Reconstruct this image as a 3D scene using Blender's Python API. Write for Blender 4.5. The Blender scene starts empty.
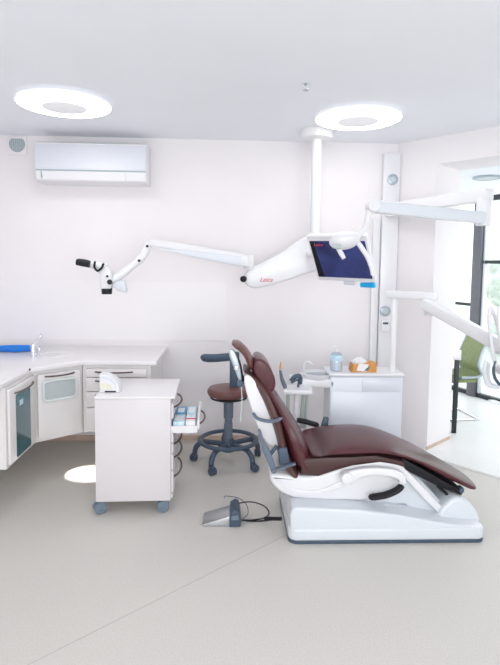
import bpy, bmesh, math, random
from mathutils import Vector, Matrix
R = math.radians
PI = math.pi
random.seed(7)
SC = bpy.context.scene
COL = SC.collection

# ------------------------------------------------------------------ camera
F, CX, CY = 520.0, 250.0, 303.0
CAM = Vector((0, 0, 1.6))
yaw, pit, rol = R(2.3), R(4.5), R(.73)
fw = Vector((math.sin(yaw) * math.cos(pit), math.cos(yaw) * math.cos(pit), -math.sin(pit)))
r0 = Vector((math.cos(yaw), -math.sin(yaw), 0))
u0 = r0.cross(fw)
rt = r0 * math.cos(rol) + u0 * math.sin(rol)
up = -r0 * math.sin(rol) + u0 * math.cos(rol)


def at(px, py, X=None, Y=None, Z=None):
    """the place on a known plane that a measured point of the photograph stands for"""
    d = fw + rt * ((px - CX) / F) - up * ((py - CY) / F)
    if X is not None:
        t = (X - CAM.x) / d.x
    elif Y is not None:
        t = (Y - CAM.y) / d.y
    else:
        t = (Z - CAM.z) / d.z
    return CAM + d * t


def XZ(pts, Y):
    return [(at(a, b, Y=Y).x, at(a, b, Y=Y).z) for a, b in pts]


cam = bpy.data.cameras.new('camera')
cam.sensor_fit = 'VERTICAL'
cam.sensor_height = 36
cam.sensor_width = 36 * 500 / 665
cam.lens = F * 36 / 665
cam.shift_y = (CY - 332.5) / 665
cam.clip_start = .05
co = bpy.data.objects.new('camera', cam)
COL.objects.link(co)
M4 = Matrix((rt, up, -fw)).transposed().to_4x4()
M4.translation = CAM
co.matrix_world = M4
SC.camera = co

# ------------------------------------------------------------------ materials
MATS = {}


def mat(name, col, rough=.5, metal=0, spec=.5, coat=0, emit=None, es=0, noise=0, nscale=60, bump=0, bscale=200, rough_var=0, trans=0, sheen=0):
    m = bpy.data.materials.new(name)
    m.use_nodes = True
    nt = m.node_tree
    b = nt.nodes['Principled BSDF']
    b.inputs['Base Color'].default_value = (*col, 1)
    b.inputs['Roughness'].default_value = rough
    b.inputs['Metallic'].default_value = metal
    b.inputs['Specular IOR Level'].default_value = spec
    b.inputs['Coat Weight'].default_value = coat
    b.inputs['Coat Roughness'].default_value = .12
    b.inputs['Transmission Weight'].default_value = trans
    if emit:
        b.inputs['Emission Color'].default_value = (*emit, 1)
        b.inputs['Emission Strength'].default_value = es
    tc = nt.nodes.new('ShaderNodeTexCoord')
    if noise:
        n = nt.nodes.new('ShaderNodeTexNoise')
        n.inputs['Scale'].default_value = nscale
        n.inputs['Detail'].default_value = 4
        nt.links.new(tc.outputs['Object'], n.inputs['Vector'])
        cr = nt.nodes.new('ShaderNodeValToRGB')
        cr.color_ramp.elements[0].position = .3
        cr.color_ramp.elements[1].position = .7
        cr.color_ramp.elements[0].color = (*[c * (1 - noise) for c in col], 1)
        cr.color_ramp.elements[1].color = (*[min(1, c * (1 + noise)) for c in col], 1)
        nt.links.new(n.outputs['Fac'], cr.inputs['Fac'])
        nt.links.new(cr.outputs['Color'], b.inputs['Base Color'])
    if bump:
        n2 = nt.nodes.new('ShaderNodeTexNoise')
        n2.inputs['Scale'].default_value = bscale
        n2.inputs['Detail'].default_value = 3
        nt.links.new(tc.outputs['Object'], n2.inputs['Vector'])
        bp = nt.nodes.new('ShaderNodeBump')
        bp.inputs['Strength'].default_value = bump
        bp.inputs['Distance'].default_value = .002
        nt.links.new(n2.outputs['Fac'], bp.inputs['Height'])
        nt.links.new(bp.outputs['Normal'], b.inputs['Normal'])
    MATS[name] = m
    return m


wall_m = mat('wall_paint', (.845, .815, .83), .75, spec=.2, noise=.012, nscale=3, bump=.04, bscale=250)
ceil_m = mat('ceiling_paint', (.85, .87, .91), .85, spec=.15, noise=.01, nscale=2)
splash_m = mat('splash_panel', (.85, .825, .84), .4, spec=.3, noise=.008, nscale=3)
floor_m = mat('vinyl_floor', (.63, .605, .565), .42, spec=.4, noise=.07, nscale=130, bump=.03, bscale=300)
tile_m = mat('pale_floor', (.80, .79, .78), .35, noise=.02, nscale=5)
white_m = mat('white_lacquer', (.82, .80, .81), .32, coat=.2, noise=.008, nscale=4)
cab_m = mat('cabinet_white', (.80, .775, .77), .35, coat=.15, noise=.008, nscale=4)
trol_m = mat('trolley_white', (.72, .69, .70), .4, noise=.008, nscale=4)
plast_m = mat('white_plastic', (.79, .79, .81), .3, coat=.3, noise=.006, nscale=6)
coolw_m = mat('cool_white_plastic', (.69, .73, .77), .25, coat=.5, noise=.006, nscale=6)
bluew_m = mat('pale_blue_plastic', (.69, .715, .77), .35, noise=.006, nscale=6)
unit_m = mat('unit_white', (.72, .75, .81), .3, coat=.3, noise=.006, nscale=6)
leath_m = mat('burgundy_leather', (.080, .015, .020), .36, spec=.4, coat=.22, noise=.12, nscale=18, bump=.15, bscale=160)
brown_m = mat('brown_shell', (.062, .026, .024), .45, noise=.08, nscale=12, bump=.08, bscale=160)
back_m = mat('back_shell_leather', (.095, .042, .036), .42, noise=.08, nscale=12, bump=.08, bscale=160)
stool_m = mat('stool_leather', (.150, .062, .055), .4, coat=.15, noise=.08, nscale=18, bump=.1, bscale=160)
slate_m = mat('slate_plastic', (.055, .086, .128), .42, noise=.05, nscale=20)
slate2_m = mat('slate_grey_plastic', (.13, .17, .225), .4, noise=.05, nscale=20)
cast_m = mat('caster_plastic', (.16, .215, .27), .4, noise=.05, nscale=20)
dark_m = mat('dark_plastic', (.008, .010, .015), .4, spec=.3, noise=.1, nscale=20)
black_m = mat('black_rubber', (.008, .008, .011), .45, spec=.3, noise=.1, nscale=20)
steel_m = mat('brushed_steel', (.62, .64, .66), .28, metal=.9, noise=.04, nscale=40)
chrome_m = mat('chrome', (.80, .82, .85), .08, metal=1)
silver_m = mat('silver_plastic', (.42, .48, .54), .3, metal=.4, noise=.05, nscale=20)
bow_m = mat('brown_handle', (.10, .065, .055), .4, noise=.06, nscale=20)
teal_m = mat('teal_glass', (.015, .110, .140), .08, coat=.6, noise=.35, nscale=7)
recess_m = mat('grey_recess', (.50, .55, .56), .4, noise=.02, nscale=6)
pblue_m = mat('packet_blue', (.10, .36, .58), .45, noise=.1, nscale=25)
rimw_m = mat('pale_rim', (.70, .735, .735), .35, noise=.02, nscale=6)
edge_m = mat('grey_rim', (.50, .56, .56), .35, noise=.02, nscale=6)
blue_m = mat('bright_blue_plastic', (.015, .235, .78), .35, noise=.1, nscale=20)
cyan_m = mat('cyan_plastic', (.01, .45, .86), .4, noise=.03, nscale=20)
orange_m = mat('orange_card', (.66, .30, .07), .55, noise=.12, nscale=25)
tissue_m = mat('tissue_paper', (.86, .86, .87), .8, noise=.02, nscale=30)
red_m = mat('red_print', (.70, .05, .08), .5, noise=.03, nscale=30)
label_m = mat('pale_blue_label', (.58, .77, .86), .5, noise=.15, nscale=30)
yellow_m = mat('pale_yellow_panel', (.78, .77, .62), .5, noise=.05, nscale=20)
base_m = mat('oak_strip', (.60, .46, .37), .5, noise=.1, nscale=15)
frame_m = mat('dark_metal_frame', (.030, .036, .040), .35, metal=.3, noise=.06, nscale=20)
gframe_m = mat('grey_metal_post', (.13, .13, .15), .35, metal=.3, noise=.06, nscale=20)
green_m = mat('green_mesh_fabric', (.24, .285, .14), .8, noise=.1, nscale=30)
shrub_m = mat('shrub_leaves', (.66, .74, .64), .8, noise=.3, nscale=6)
vent_m = mat('vent_grey', (.36, .43, .47), .5, noise=.03, nscale=20)
lampglass_m = mat('lamp_diffuser', (.9, .9, .9), .4, emit=(1, .985, .97), es=8)
rim_m = mat('lamp_rim', (.85, .85, .86), .4, emit=(1, .985, .97), es=.28)
capgrey_m = mat('joint_grey', (.52, .52, .55), .4, noise=.02, nscale=20)
lcap_m = mat('lamp_cap', (.80, .80, .83), .4, emit=(1, 1, 1), es=.12)
line_m = mat('joint_line', (.52, .495, .46), .5, noise=.05, nscale=40)
clear_m = mat('clear_tube', (.72, .76, .74), .2, noise=.02, nscale=20)
sage_m = mat('grey_green_tube', (.42, .48, .45), .35, noise=.04, nscale=20)


def glass(name, tint, gl=.12):
    m = bpy.data.materials.new(name)
    m.use_nodes = True
    nt = m.node_tree
    nt.nodes.remove(nt.nodes['Principled BSDF'])
    t = nt.nodes.new('ShaderNodeBsdfTransparent')
    t.inputs[0].default_value = (*tint, 1)
    g = nt.nodes.new('ShaderNodeBsdfGlossy')
    g.inputs['Roughness'].default_value = .03
    mx = nt.nodes.new('ShaderNodeMixShader')
    mx.inputs[0].default_value = gl
    nt.links.new(t.outputs[0], mx.inputs[1])
    nt.links.new(g.outputs[0], mx.inputs[2])
    nt.links.new(mx.outputs[0], nt.nodes['Material Output'].inputs[0])
    return m


glass_m = glass('window_glass', (.95, .98, .97), .08)

# monitor picture: deep blue screen, slow change across it
sm = bpy.data.materials.new('screen')
sm.use_nodes = True
nt = sm.node_tree
b = nt.nodes['Principled BSDF']
b.inputs['Base Color'].default_value = (.01, .012, .03, 1)
b.inputs['Roughness'].default_value = .12
tc = nt.nodes.new('ShaderNodeTexCoord')
n = nt.nodes.new('ShaderNodeTexNoise')
n.inputs['Scale'].default_value = 5
nt.links.new(tc.outputs['Object'], n.inputs['Vector'])
cr = nt.nodes.new('ShaderNodeValToRGB')
cr.color_ramp.elements[0].position = .35
cr.color_ramp.elements[1].position = .7
cr.color_ramp.elements[0].color = (.018, .022, .085, 1)
cr.color_ramp.elements[1].color = (.045, .065, .26, 1)
nt.links.new(n.outputs['Fac'], cr.inputs['Fac'])
nt.links.new(cr.outputs['Color'], b.inputs['Emission Color'])
b.inputs['Emission Strength'].default_value = .62
screen_m = sm

# ------------------------------------------------------------------ mesh helpers


def BM():
    return bmesh.new()


def add_box(bm, x0, x1, y0, y1, z0, z1, bev=0, mtx=None, seg=2):
    r = bmesh.ops.create_cube(bm, size=1)
    vs = r['verts']
    for v in vs:
        v.co = Vector((x0 + (v.co.x + .5) * (x1 - x0), y0 + (v.co.y + .5) * (y1 - y0), z0 + (v.co.z + .5) * (z1 - z0)))
    if mtx:
        bmesh.ops.transform(bm, matrix=mtx, verts=vs)
    if bev:
        es = list({e for v in vs for e in v.link_edges})
        bmesh.ops.bevel(bm, geom=es, offset=bev, segments=seg, affect='EDGES', profile=.5)
    return bm


def box(x0, x1, y0, y1, z0, z1, bev=0, mtx=None, seg=2):
    return add_box(BM(), x0, x1, y0, y1, z0, z1, bev, mtx, seg)


def add_prism(bm, pts, f0, f1, bev=0, seg=2):
    """pts: 2-D outline; f0, f1 map a 2-D point to the near and far 3-D outline"""
    a = [bm.verts.new(f0(p)) for p in pts]
    c = [bm.verts.new(f1(p)) for p in pts]
    n = len(pts)
    fs = [bm.faces.new(a), bm.faces.new(c[::-1])]
    for i in range(n):
        fs.append(bm.faces.new((a[i], c[i], c[(i + 1) % n], a[(i + 1) % n])))
    bmesh.ops.recalc_face_normals(bm, faces=fs)
    if bev:
        es = [e for e in fs[0].edges] + [e for e in fs[1].edges]
        bmesh.ops.bevel(bm, geom=es, offset=bev, segments=seg, affect='EDGES', profile=.5)
    return bm


def inset(pts, d):
    """outline moved inwards by d"""
    n = len(pts)
    area_ = sum(pts[i][0] * pts[(i + 1) % n][1] - pts[(i + 1) % n][0] * pts[i][1] for i in range(n))
    sg = 1 if area_ > 0 else -1
    out = []
    for i in range(n):
        p0, p1, p2 = Vector(pts[i - 1][:2]), Vector(pts[i][:2]), Vector(pts[(i + 1) % n][:2])
        e1, e2 = (p1 - p0), (p2 - p1)
        n1 = Vector((-e1.y, e1.x)).normalized() * sg
        n2 = Vector((-e2.y, e2.x)).normalized() * sg
        v = n1 + n2
        if v.length < 1e-4:
            v = n1
        v.normalize()
        out.append(p1 + v * d / max(.6, v.dot(n1)))
    return out


def prismY(pts, y0, y1, bev=0, seg=2, bm=None):
    """outline in x-z given a thickness along y, rims rounded by bev"""
    bm = bm or BM()
    pts = [tuple(p[:2]) for p in pts]
    bev = min(bev, abs(y1 - y0) * .49)
    if bev <= 0:
        return add_prism(bm, pts, lambda p: (p[0], y0, p[1]), lambda p: (p[0], y1, p[1]))
    secs = []
    for k in range(seg + 1):
        a = PI / 2 * k / seg
        q = inset(pts, bev * (1 - math.sin(a)))
        secs.append([Vector((p[0], y0 + bev * (1 - math.cos(a)), p[1])) for p in q])
    for k in range(seg, -1, -1):
        a = PI / 2 * k / seg
        q = inset(pts, bev * (1 - math.sin(a)))
        secs.append([Vector((p[0], y1 - bev * (1 - math.cos(a)), p[1])) for p in q])
    return rings(bm, secs)


def prismZ(pts, z0, z1, bev=0, seg=2, bm=None):
    return add_prism(bm or BM(), pts, lambda p: (p[0], p[1], z0), lambda p: (p[0], p[1], z1), bev, seg)


def smooth_closed(pts, n=4):
    out = []
    L = len(pts)
    for i in range(L):
        p0, p1, p2, p3 = [Vector(pts[(i + k - 1) % L]) for k in range(4)]
        for k in range(n):
            t = k / n
            out.append(tuple(.5 * ((2 * p1) + (p2 - p0) * t + (2 * p0 - 5 * p1 + 4 * p2 - p3) * t * t + (3 * p1 - p0 - 3 * p2 + p3) * t ** 3)))
    return out


def smooth_open(pts, n=6):
    P = [Vector(p) for p in pts]
    P = [2 * P[0] - P[1]] + P + [2 * P[-1] - P[-2]]
    out = []
    for i in range(1, len(P) - 2):
        p0, p1, p2, p3 = P[i - 1], P[i], P[i + 1], P[i + 2]
        for k in range(n):
            t = k / n
            out.append(.5 * ((2 * p1) + (p2 - p0) * t + (2 * p0 - 5 * p1 + 4 * p2 - p3) * t * t + (3 * p1 - p0 - 3 * p2 + p3) * t ** 3))
    out.append(P[-2])
    return out


def rings(bm, secs, closed_ends=True):
    rs = [[bm.verts.new(p) for p in s] for s in secs]
    n = len(rs[0])
    fs = []
    for a, c in zip(rs, rs[1:]):
        for i in range(n):
            fs.append(bm.faces.new((a[i], a[(i + 1) % n], c[(i + 1) % n], c[i])))
    if closed_ends:
        fs.append(bm.faces.new(rs[0][::-1]))
        fs.append(bm.faces.new(rs[-1]))
    bmesh.ops.recalc_face_normals(bm, faces=fs)
    return bm


def tube(pts, rad, n=12, bm=None, flat=None, upv=None, closed=False):
    """sweep; rad number or list; flat=(a, b) gives an elliptical cross-section"""
    bm = bm or BM()
    P = [Vector(p) for p in pts]
    if not isinstance(rad, (list, tuple)):
        rad = [rad] * len(P)
    prev = None
    secs = []
    for i, p in enumerate(P):
        if closed:
            t = (P[(i + 1) % len(P)] - P[i - 1]).normalized()
        else:
            t = (P[min(i + 1, len(P) - 1)] - P[max(i - 1, 0)]).normalized()
        if upv is not None:
            s = t.cross(Vector(upv))
            s = s.normalized() if s.length > 1e-4 else prev
        elif prev is None:
            s = t.cross(Vector((0, 0, 1)))
            if s.length < 1e-3:
                s = t.cross(Vector((0, 1, 0)))
            s.normalize()
        else:
            s = prev - t * prev.dot(t)
            s.normalize()
        prev = s
        q = t.cross(s)
        fa, fb = flat or (1, 1)
        secs.append([p + s * (math.cos(2 * PI * k / n) * rad[i] * fa) + q * (math.sin(2 * PI * k / n) * rad[i] * fb) for k in range(n)])
    if closed:
        rs = [[bm.verts.new(v) for v in s] for s in secs]
        fs = []
        for j in range(len(rs)):
            a, c = rs[j], rs[(j + 1) % len(rs)]
            for i in range(n):
                fs.append(bm.faces.new((a[i], a[(i + 1) % n], c[(i + 1) % n], c[i])))
        bmesh.ops.recalc_face_normals(bm, faces=fs)
        return bm
    return rings(bm, secs)


def bar(p0, p1, r, n=12, bm=None):
    return tube([p0, p1], r, n, bm)


def lathe(prof, c, axis=(0, 0, 1), n=40, bm=None):
    """prof: (radius, height) from one end to the other, about c along axis"""
    bm = bm or BM()
    ax = Vector(axis).normalized()
    s = ax.cross(Vector((0, 1, 0)) if abs(ax.y) < .9 else Vector((1, 0, 0))).normalized()
    q = ax.cross(s)
    c = Vector(c)
    secs = [[c + ax * h + (s * math.cos(2 * PI * k / n) + q * math.sin(2 * PI * k / n)) * max(r, 1e-4) for k in range(n)] for r, h in prof]
    return rings(bm, secs)


def rrect(w, h, r, n=5):
    """rounded rectangle outline, centred"""
    out = []
    for cx, cy, a in ((w / 2 - r, h / 2 - r, 0), (-w / 2 + r, h / 2 - r, 90), (-w / 2 + r, -h / 2 + r, 180), (w / 2 - r, -h / 2 + r, 270)):
        for k in range(n + 1):
            t = R(a + 90 * k / n)
            out.append((cx + r * math.cos(t), cy + r * math.sin(t)))
    return out


def frame_at(o, xdir, ydir):
    """matrix whose x, y are the given directions (y made square to x) and z their cross"""
    x = Vector(xdir).normalized()
    y = Vector(ydir)
    y = (y - x * y.dot(x)).normalized()
    z = x.cross(y)
    m = Matrix((x, y, z)).transposed().to_4x4()
    m.translation = Vector(o)
    return m


def slab(m, pts, z0, z1, bev=0, seg=2, bm=None):
    return add_prism(bm or BM(), pts, lambda p: m @ Vector((p[0], p[1], z0)), lambda p: m @ Vector((p[0], p[1], z1)), bev, seg)


def base_of(o):
    v = Vector((0, 0, 0))
    while o is not None:
        v += o.location
        o = o.parent
    return v


def obj(name, bm, m, parent=None, smooth=True, angle=35):
    me = bpy.data.meshes.new(name)
    off = base_of(parent) if parent else Vector((0, 0, 0))
    bmesh.ops.translate(bm, vec=-off, verts=bm.verts)
    if smooth:
        for f in bm.faces:
            f.smooth = True
        for e in bm.edges:
            if len(e.link_faces) == 2 and e.calc_face_angle(0) > R(angle):
                e.smooth = False
    bm.to_mesh(me)
    bm.free()
    for mm in (m if isinstance(m, (list, tuple)) else [m]):
        me.materials.append(mm)
    o = bpy.data.objects.new(name, me)
    COL.objects.link(o)
    if parent:
        o.parent = parent
    return o


def rebase(o, loc):
    """put a one-mesh thing's origin at its base"""
    loc = Vector(loc)
    o.data.transform(Matrix.Translation(-loc))
    o.location = loc
    return o


def thing(name, label, cat, loc, group=None):
    o = bpy.data.objects.new(name, None)
    o.empty_display_size = .1
    COL.objects.link(o)
    o.location = Vector(loc)
    o['label'] = label
    o['category'] = cat
    if group:
        o['group'] = group
    return o


def tag(o, label, cat, group=None):
    o['label'] = label
    o['category'] = cat
    if group:
        o['group'] = group
    return o


def lab(o, label):
    o['label'] = label
    return o


def struct(name, bm, m, parent=None, smooth=False):
    o = obj(name, bm, m, parent, smooth)
    if not parent:
        o['kind'] = 'structure'
    return o


def text_bm(s, size, mtx, depth=.0008):
    cu = bpy.data.curves.new('t', 'FONT')
    cu.body = s
    cu.size = size
    cu.extrude = depth
    cu.shear = .35
    cu.align_x = 'LEFT'
    to = bpy.data.objects.new('t', cu)
    COL.objects.link(to)
    dg = bpy.context.evaluated_depsgraph_get()
    me = bpy.data.meshes.new_from_object(to.evaluated_get(dg))
    bpy.data.objects.remove(to)
    bm = BM()
    bm.from_mesh(me)
    bpy.data.meshes.remove(me)
    bmesh.ops.transform(bm, matrix=mtx, verts=bm.verts)
    return bm


# ------------------------------------------------------------------ the room
H = 2.645
YB = 4.576
XL = -2.05
XR = 2.95
YF = -1.7
D = Vector((.655, -.756, 0)).normalized()          # along the slanted wall, towards the camera
N = Vector((.756, .655, 0)).normalized()           # through it, into the next room
JO = Vector((1.705, 4.29, 0))                      # near corner of the door reveal
CORNER = JO - D * ((YB - JO.y) / -D.y)
TH = .42
OPEN = 1.55
JE = JO + D * OPEN
WEND = JE + D * ((XR - JE.x) / D.x)


def poly_slab(pts, z0, z1):
    return prismZ([(p[0], p[1]) for p in pts], z0, z1)


struct('floor', poly_slab([(XL, YF), (XR, YF), (XR, WEND.y), (JO.x + .3, JO.y + .1), (CORNER.x + .1, YB + .05), (XL, YB + .05)], -.05, 0), floor_m)
e0 = JO - N * .13 - D * .02
e1 = JE - N * .13 + D * .3
struct('floor_2', poly_slab([e0, e1, (6.5, e1.y), (6.5, 7.2), (1.0, 7.2), (1.0, 4.9), JO + N * TH - D * .3, JO + N * .02 - D * .02], -.03, .016), tile_m)
struct('ceiling', box(XL - .1, 6.5, YF - .1, 8.4, H, H + .08), ceil_m)
struct('wall_left', box(XL - .12, XL, YF - .1, YB + .12, 0, H), wall_m)
struct('wall_back', box(XL, CORNER.x, YB, YB + .12, 0, H), wall_m)
bm = BM()
q = [CORNER, JO, JO + N * TH, CORNER + N * TH]
prismZ([(p.x, p.y) for p in q], 0, H, bm=bm)
q = [JO, JE, JE + N * TH, JO + N * TH]
prismZ([(p.x, p.y) for p in q], 2.425, H, bm=bm)
q = [JE, WEND, WEND + N * TH, JE + N * TH]
prismZ([(p.x, p.y) for p in q], 0, H, bm=bm)
struct('wall_slanted', bm, wall_m)
struct('wall_right', box(XR, XR + .12, YF - .1, WEND.y + .1, 0, H), wall_m)
bm = BM()
WX0, WX1, WZ0, WZ1 = -1.5, 2.5, .5, 2.45
add_box(bm, XL, WX0, YF - .12, YF, 0, H)
add_box(bm, WX1, XR, YF - .12, YF, 0, H)
add_box(bm, WX0, WX1, YF - .12, YF, 0, WZ0)
add_box(bm, WX0, WX1, YF - .12, YF, WZ1, H)
struct('wall_front', bm, wall_m)
bm = BM()
for x in (WX0, -.2, 1.2, WX1 - .06):
    add_box(bm, x, x + .06, YF - .08, YF - .02, WZ0, WZ1)
add_box(bm, WX0, WX1, YF - .08, YF - .02, WZ0, WZ0 + .06)
add_box(bm, WX0, WX1, YF - .08, YF - .02, WZ1 - .06, WZ1)
struct('window_2', bm, white_m)
# baseboards
struct('baseboard_back', box(XL, CORNER.x, YB - .012, YB, 0, .045), base_m)
q = [JO - N * .008 - D * .05, JO - N * .008 - D * .0, JO + N * TH - D * 0 + D * .012, JO + N * TH, JO, JO - D * .05]
struct('baseboard_right', prismZ([(p.x, p.y) for p in [JO + D * .01 - N * .01, JO + D * .01 + N * TH, JO + N * TH, JO - N * .01]], .016, .04), base_m)
# glossy splash panel above the worktop
sp = at(227, 283, Y=YB)
struct('trim_1', box(XL, sp.x, YB - .006, YB, .90, sp.z, .001), splash_m)
# welded joint in the vinyl floor
a_, b_ = Vector((-.80, 1.955, 0)), Vector((.46, 3.03, 0))
dd = (b_ - a_).normalized()
pp = Vector((-dd.y, dd.x, 0)) * .003
a_ -= dd * 1.2
struct('trim_2', prismZ([((a_ - pp).x, (a_ - pp).y), ((b_ - pp).x, (b_ - pp).y), ((b_ + pp).x, (b_ + pp).y), ((a_ + pp).x, (a_ + pp).y)], 0, .0008), line_m)

# next room: glazed partition with dark frame
PB = Vector((2.984, 6.098, .016))
E_ = Vector((.38, -.925, 0)).normalized()
pm = frame_at(PB, E_, (0, 0, 1))                   # x along, y up, z = towards the viewer side


def pbox(x0, x1, y0, y1, z0, z1, bm=None):
    return add_box(bm or BM(), x0, x1, y0, y1, z0, z1, .004, pm)


bm = BM()
pbox(-2.2, 2.4, 0, .05, -.03, .03, bm)
pbox(-2.2, 2.4, 2.33, 2.39, -.03, .03, bm)
pbox(-2.2, 0, 1.085, 1.12, -.02, .02, bm)
pbox(.05, 2.4, 1.60, 1.64, -.02, .02, bm)
pbox(-1.2, -1.15, 0, 2.36, -.03, .03, bm)
w1 = struct('window_1', bm, frame_m)
obj('mullion', pbox(-.07, .05, 0, 2.36, -.06, .06), gframe_m, w1)
obj('edge_strip', pbox(.055, .085, .05, 2.33, -.02, .02), coolw_m, w1)
obj('pane', pbox(-2.15, -.08, .05, 2.33, -.004, .004), glass_m, w1)
obj('pane', pbox(.09, 2.35, .05, 2.33, -.004, .004), glass_m, w1)
struct('ground', box(-4, 14, 7.22, 16, -.08, -.01), tile_m)

# ------------------------------------------------------------------ ceiling fittings


def ceiling_light(px, py, label, rad=.302, z=2.616):
    c = at(px, py, Z=z)
    t = thing('ceiling_light', label, 'ceiling light', (c.x, c.y, H), 'round ceiling lights')
    obj('diffuser', lathe([(rad - .006, -.006), (rad - .014, -.010), (rad - .05, -.014), (.16, -.016), (.0, -.016)], c, n=64), lampglass_m, t)
    obj('rim', lathe([(.0, .014), (rad - .03, .014), (rad - .004, .008), (rad, .0), (rad - .005, -.0055), (.0, -.0055)], c, n=64), rim_m, t)
    obj('cap', lathe([(.142, -.012), (.142, -.024), (.136, -.026), (.0, -.026)], c, n=48), lcap_m, t)
    obj('mount', lathe([(.10, H - z), (.10, .01)], c, n=32), white_m, t)
    return t


ceiling_light(64.5, 104.5, 'round white disc ceiling light above the wall air conditioner')
ceiling_light(358, 118.5, 'round white disc ceiling light beside the ceiling pole')
c = at(487, 178.5, Z=H - .02)
t = thing('downlight', 'small round greenish downlight in ceiling of next room', 'ceiling light', (c.x, c.y, H))
obj('trim_ring', lathe([(.16, .02), (.16, .0), (.13, -.006), (.12, .006)], c), vent_m, t)
obj('lens', lathe([(.0, .012), (.12, .012), (.12, .0), (.0, -.002)], c), recess_m, t)

# sprinkler
c = at(306, 84, Z=H)
t = thing('sprinkler', 'small chrome fire sprinkler on the ceiling', 'sprinkler', (c.x, c.y, H))
t.scale = (.75, .75, .7)
obj('ceiling_plate', lathe([(.034, 0), (.034, -.006), (.02, -.014), (.008, -.016)], c), chrome_m, t)
bm = BM()
for s in (-1, 1):
    tube(smooth_open([c + Vector((s * .008, 0, -.014)), c + Vector((s * .019, 0, -.03)), c + Vector((s * .004, 0, -.05))]), .0035, 8, bm)
bar(c + Vector((0, 0, -.012)), c + Vector((0, 0, -.05)), .005, 8, bm)
obj('body', bm, chrome_m, t)
obj('deflector', lathe([(.0, -.05), (.022, -.05), (.022, -.054), (.0, -.056)], c), silver_m, t)

# vent grille
p0, p1 = at(8, 136.5, Y=YB), at(27.5, 155.5, Y=YB)
t = thing('wall_vent', 'square white vent with round grey grille beside the air conditioner', 'vent', (.5 * (p0.x + p1.x), YB, .5 * (p0.z + p1.z)))
cx, cz = .5 * (p0.x + p1.x), .5 * (p0.z + p1.z)
ztop = min(p0.z, H - .004)
obj('plate', box(p0.x, p1.x, YB - .014, YB, p1.z, ztop, .004), wall_m, t)
pts = []
rr = .066
for k in range(40):
    a = 2 * PI * k / 40
    pts.append((cx + rr * math.cos(a), cz + .012 + max(-rr, min(.045, rr * math.sin(a)))))
obj('grille', prismY(pts, YB - .018, YB - .012), vent_m, t)
bm = BM()
for k in range(7):
    x = cx - .05 + k * .1 / 6
    hh = math.sqrt(rr ** 2 - (x - cx) ** 2) * .9
    add_box(bm, x - .003, x + .003, YB - .023, YB - .017, cz + .012 - hh, cz + .012 + min(hh, .04))
obj('fins', bm, recess_m, t)

# air conditioner
t = thing('air_conditioner', 'white split air conditioner mounted high on the back wall', 'air conditioner', (-1.13, YB, 2.22))
x0, x1 = -1.577, -.685
yf = 4.335
z0, z1 = 2.232, 2.556
prof = [(YB, z1), (yf + .05, z1), (yf + .015, z1 - .015), (yf, z1 - .06), (yf - .004, z0 + .10), (yf - .004, z0 + .075), (yf + .03, z0 + .01), (yf + .08, z0), (YB, z0)]
obj('casing', add_prism(BM(), prof, lambda p: (x0, p[0], p[1]), lambda p: (x1, p[0], p[1]), .006), plast_m, t)
prof = [(yf + .02, z1 - .012), (yf - .004, z1 - .05), (yf - .012, z0 + .095), (yf + .01, z0 + .095)]
obj('front_panel', add_prism(BM(), prof, lambda p: (x0 + .004, p[0], p[1]), lambda p: (x1 - .004, p[0], p[1]), .004), bluew_m, t)
prof = [(yf - .011, z0 + .082), (yf + .012, z0 + .014), (yf + .03, z0 + .014), (yf + .03, z0 + .082)]
obj('groove', box(x0 + .006, x1 - .006, yf - .0075, yf + .01, z0 + .0835, z0 + .0935), vent_m, t)
obj('groove', box(x0 + .0475, x0 + .0545, yf - .0065, yf + .012, z0 + .03, z0 + .0835), vent_m, t)
obj('louvre', add_prism(BM(), prof, lambda p: (x0 + .055, p[0], p[1]), lambda p: (x1 - .17, p[0], p[1]), .003), plast_m, t)
obj('end_cap', add_prism(BM(), prof, lambda p: (x0 + .004, p[0], p[1]), lambda p: (x0 + .047, p[0], p[1]), .003), plast_m, t)
obj('end_cap', add_prism(BM(), prof, lambda p: (x1 - .162, p[0], p[1]), lambda p: (x1 - .004, p[0], p[1]), .003), plast_m, t)

# tall wall duct with round sensors behind the dental unit
a_ = at(384.5, 153, Y=YB - .06)
b_ = at(401, 153, Y=YB - .06)
wz0 = .02
t = thing('wall_duct', 'tall white wall duct with two round grey sensors at the wall corner', 'wall panel', (.5 * (a_.x + b_.x), YB, wz0))
obj('duct_cover', box(a_.x, b_.x, YB - .06, YB, wz0, a_.z, .006), plast_m, t)
x_l = at(371, 300, Y=YB - .03).x
obj('side_cover', box(x_l, a_.x - .004, YB - .035, YB, wz0, at(376, 219, Y=YB - .03).z, .006), plast_m, t)
for px, py in ((392.5, 179.5), (384.5, 311)):
    c = at(px, py, Y=YB - .06)
    c.x = max(c.x, a_.x + .05)
    s = obj('sensor', lathe([(.047, .0), (.047, .010), (.040, .014), (.0, .014)], c, (0, -1, 0)), silver_m, t)
    obj('sensor_face', lathe([(.026, .012), (.024, .019), (.0, .020)], c, (0, -1, 0)), edge_m, s)
c = at(384.5, 325.5, Y=YB - .06)
c.x = max(c.x, a_.x + .05)
s = obj('switch_box', box(c.x - .036, c.x + .036, YB - .09, YB - .06, c.z - .05, c.z + .05, .006), plast_m, t)
obj('switch_slot', box(c.x - .024, c.x + .024, YB - .094, YB - .088, c.z + .014, c.z + .032, .002), slate_m, s)

# ------------------------------------------------------------------ cabinets
A = Vector((-1.372, 3.185, 0))      # front line of the fronts: left run, angled, back run
Bc = Vector((-1.372, 3.655, 0))
Cc = Vector((-1.095, 3.895, 0))
Dc = Vector((-.585, 3.895, 0))
ZB, ZT = .30, .815


def front_frame(p, q):
    """x along the front, y up, z out of the front"""
    x = (q - p).normalized()
    return frame_at(p, x, (0, 0, 1)), (q - p).length


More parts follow.
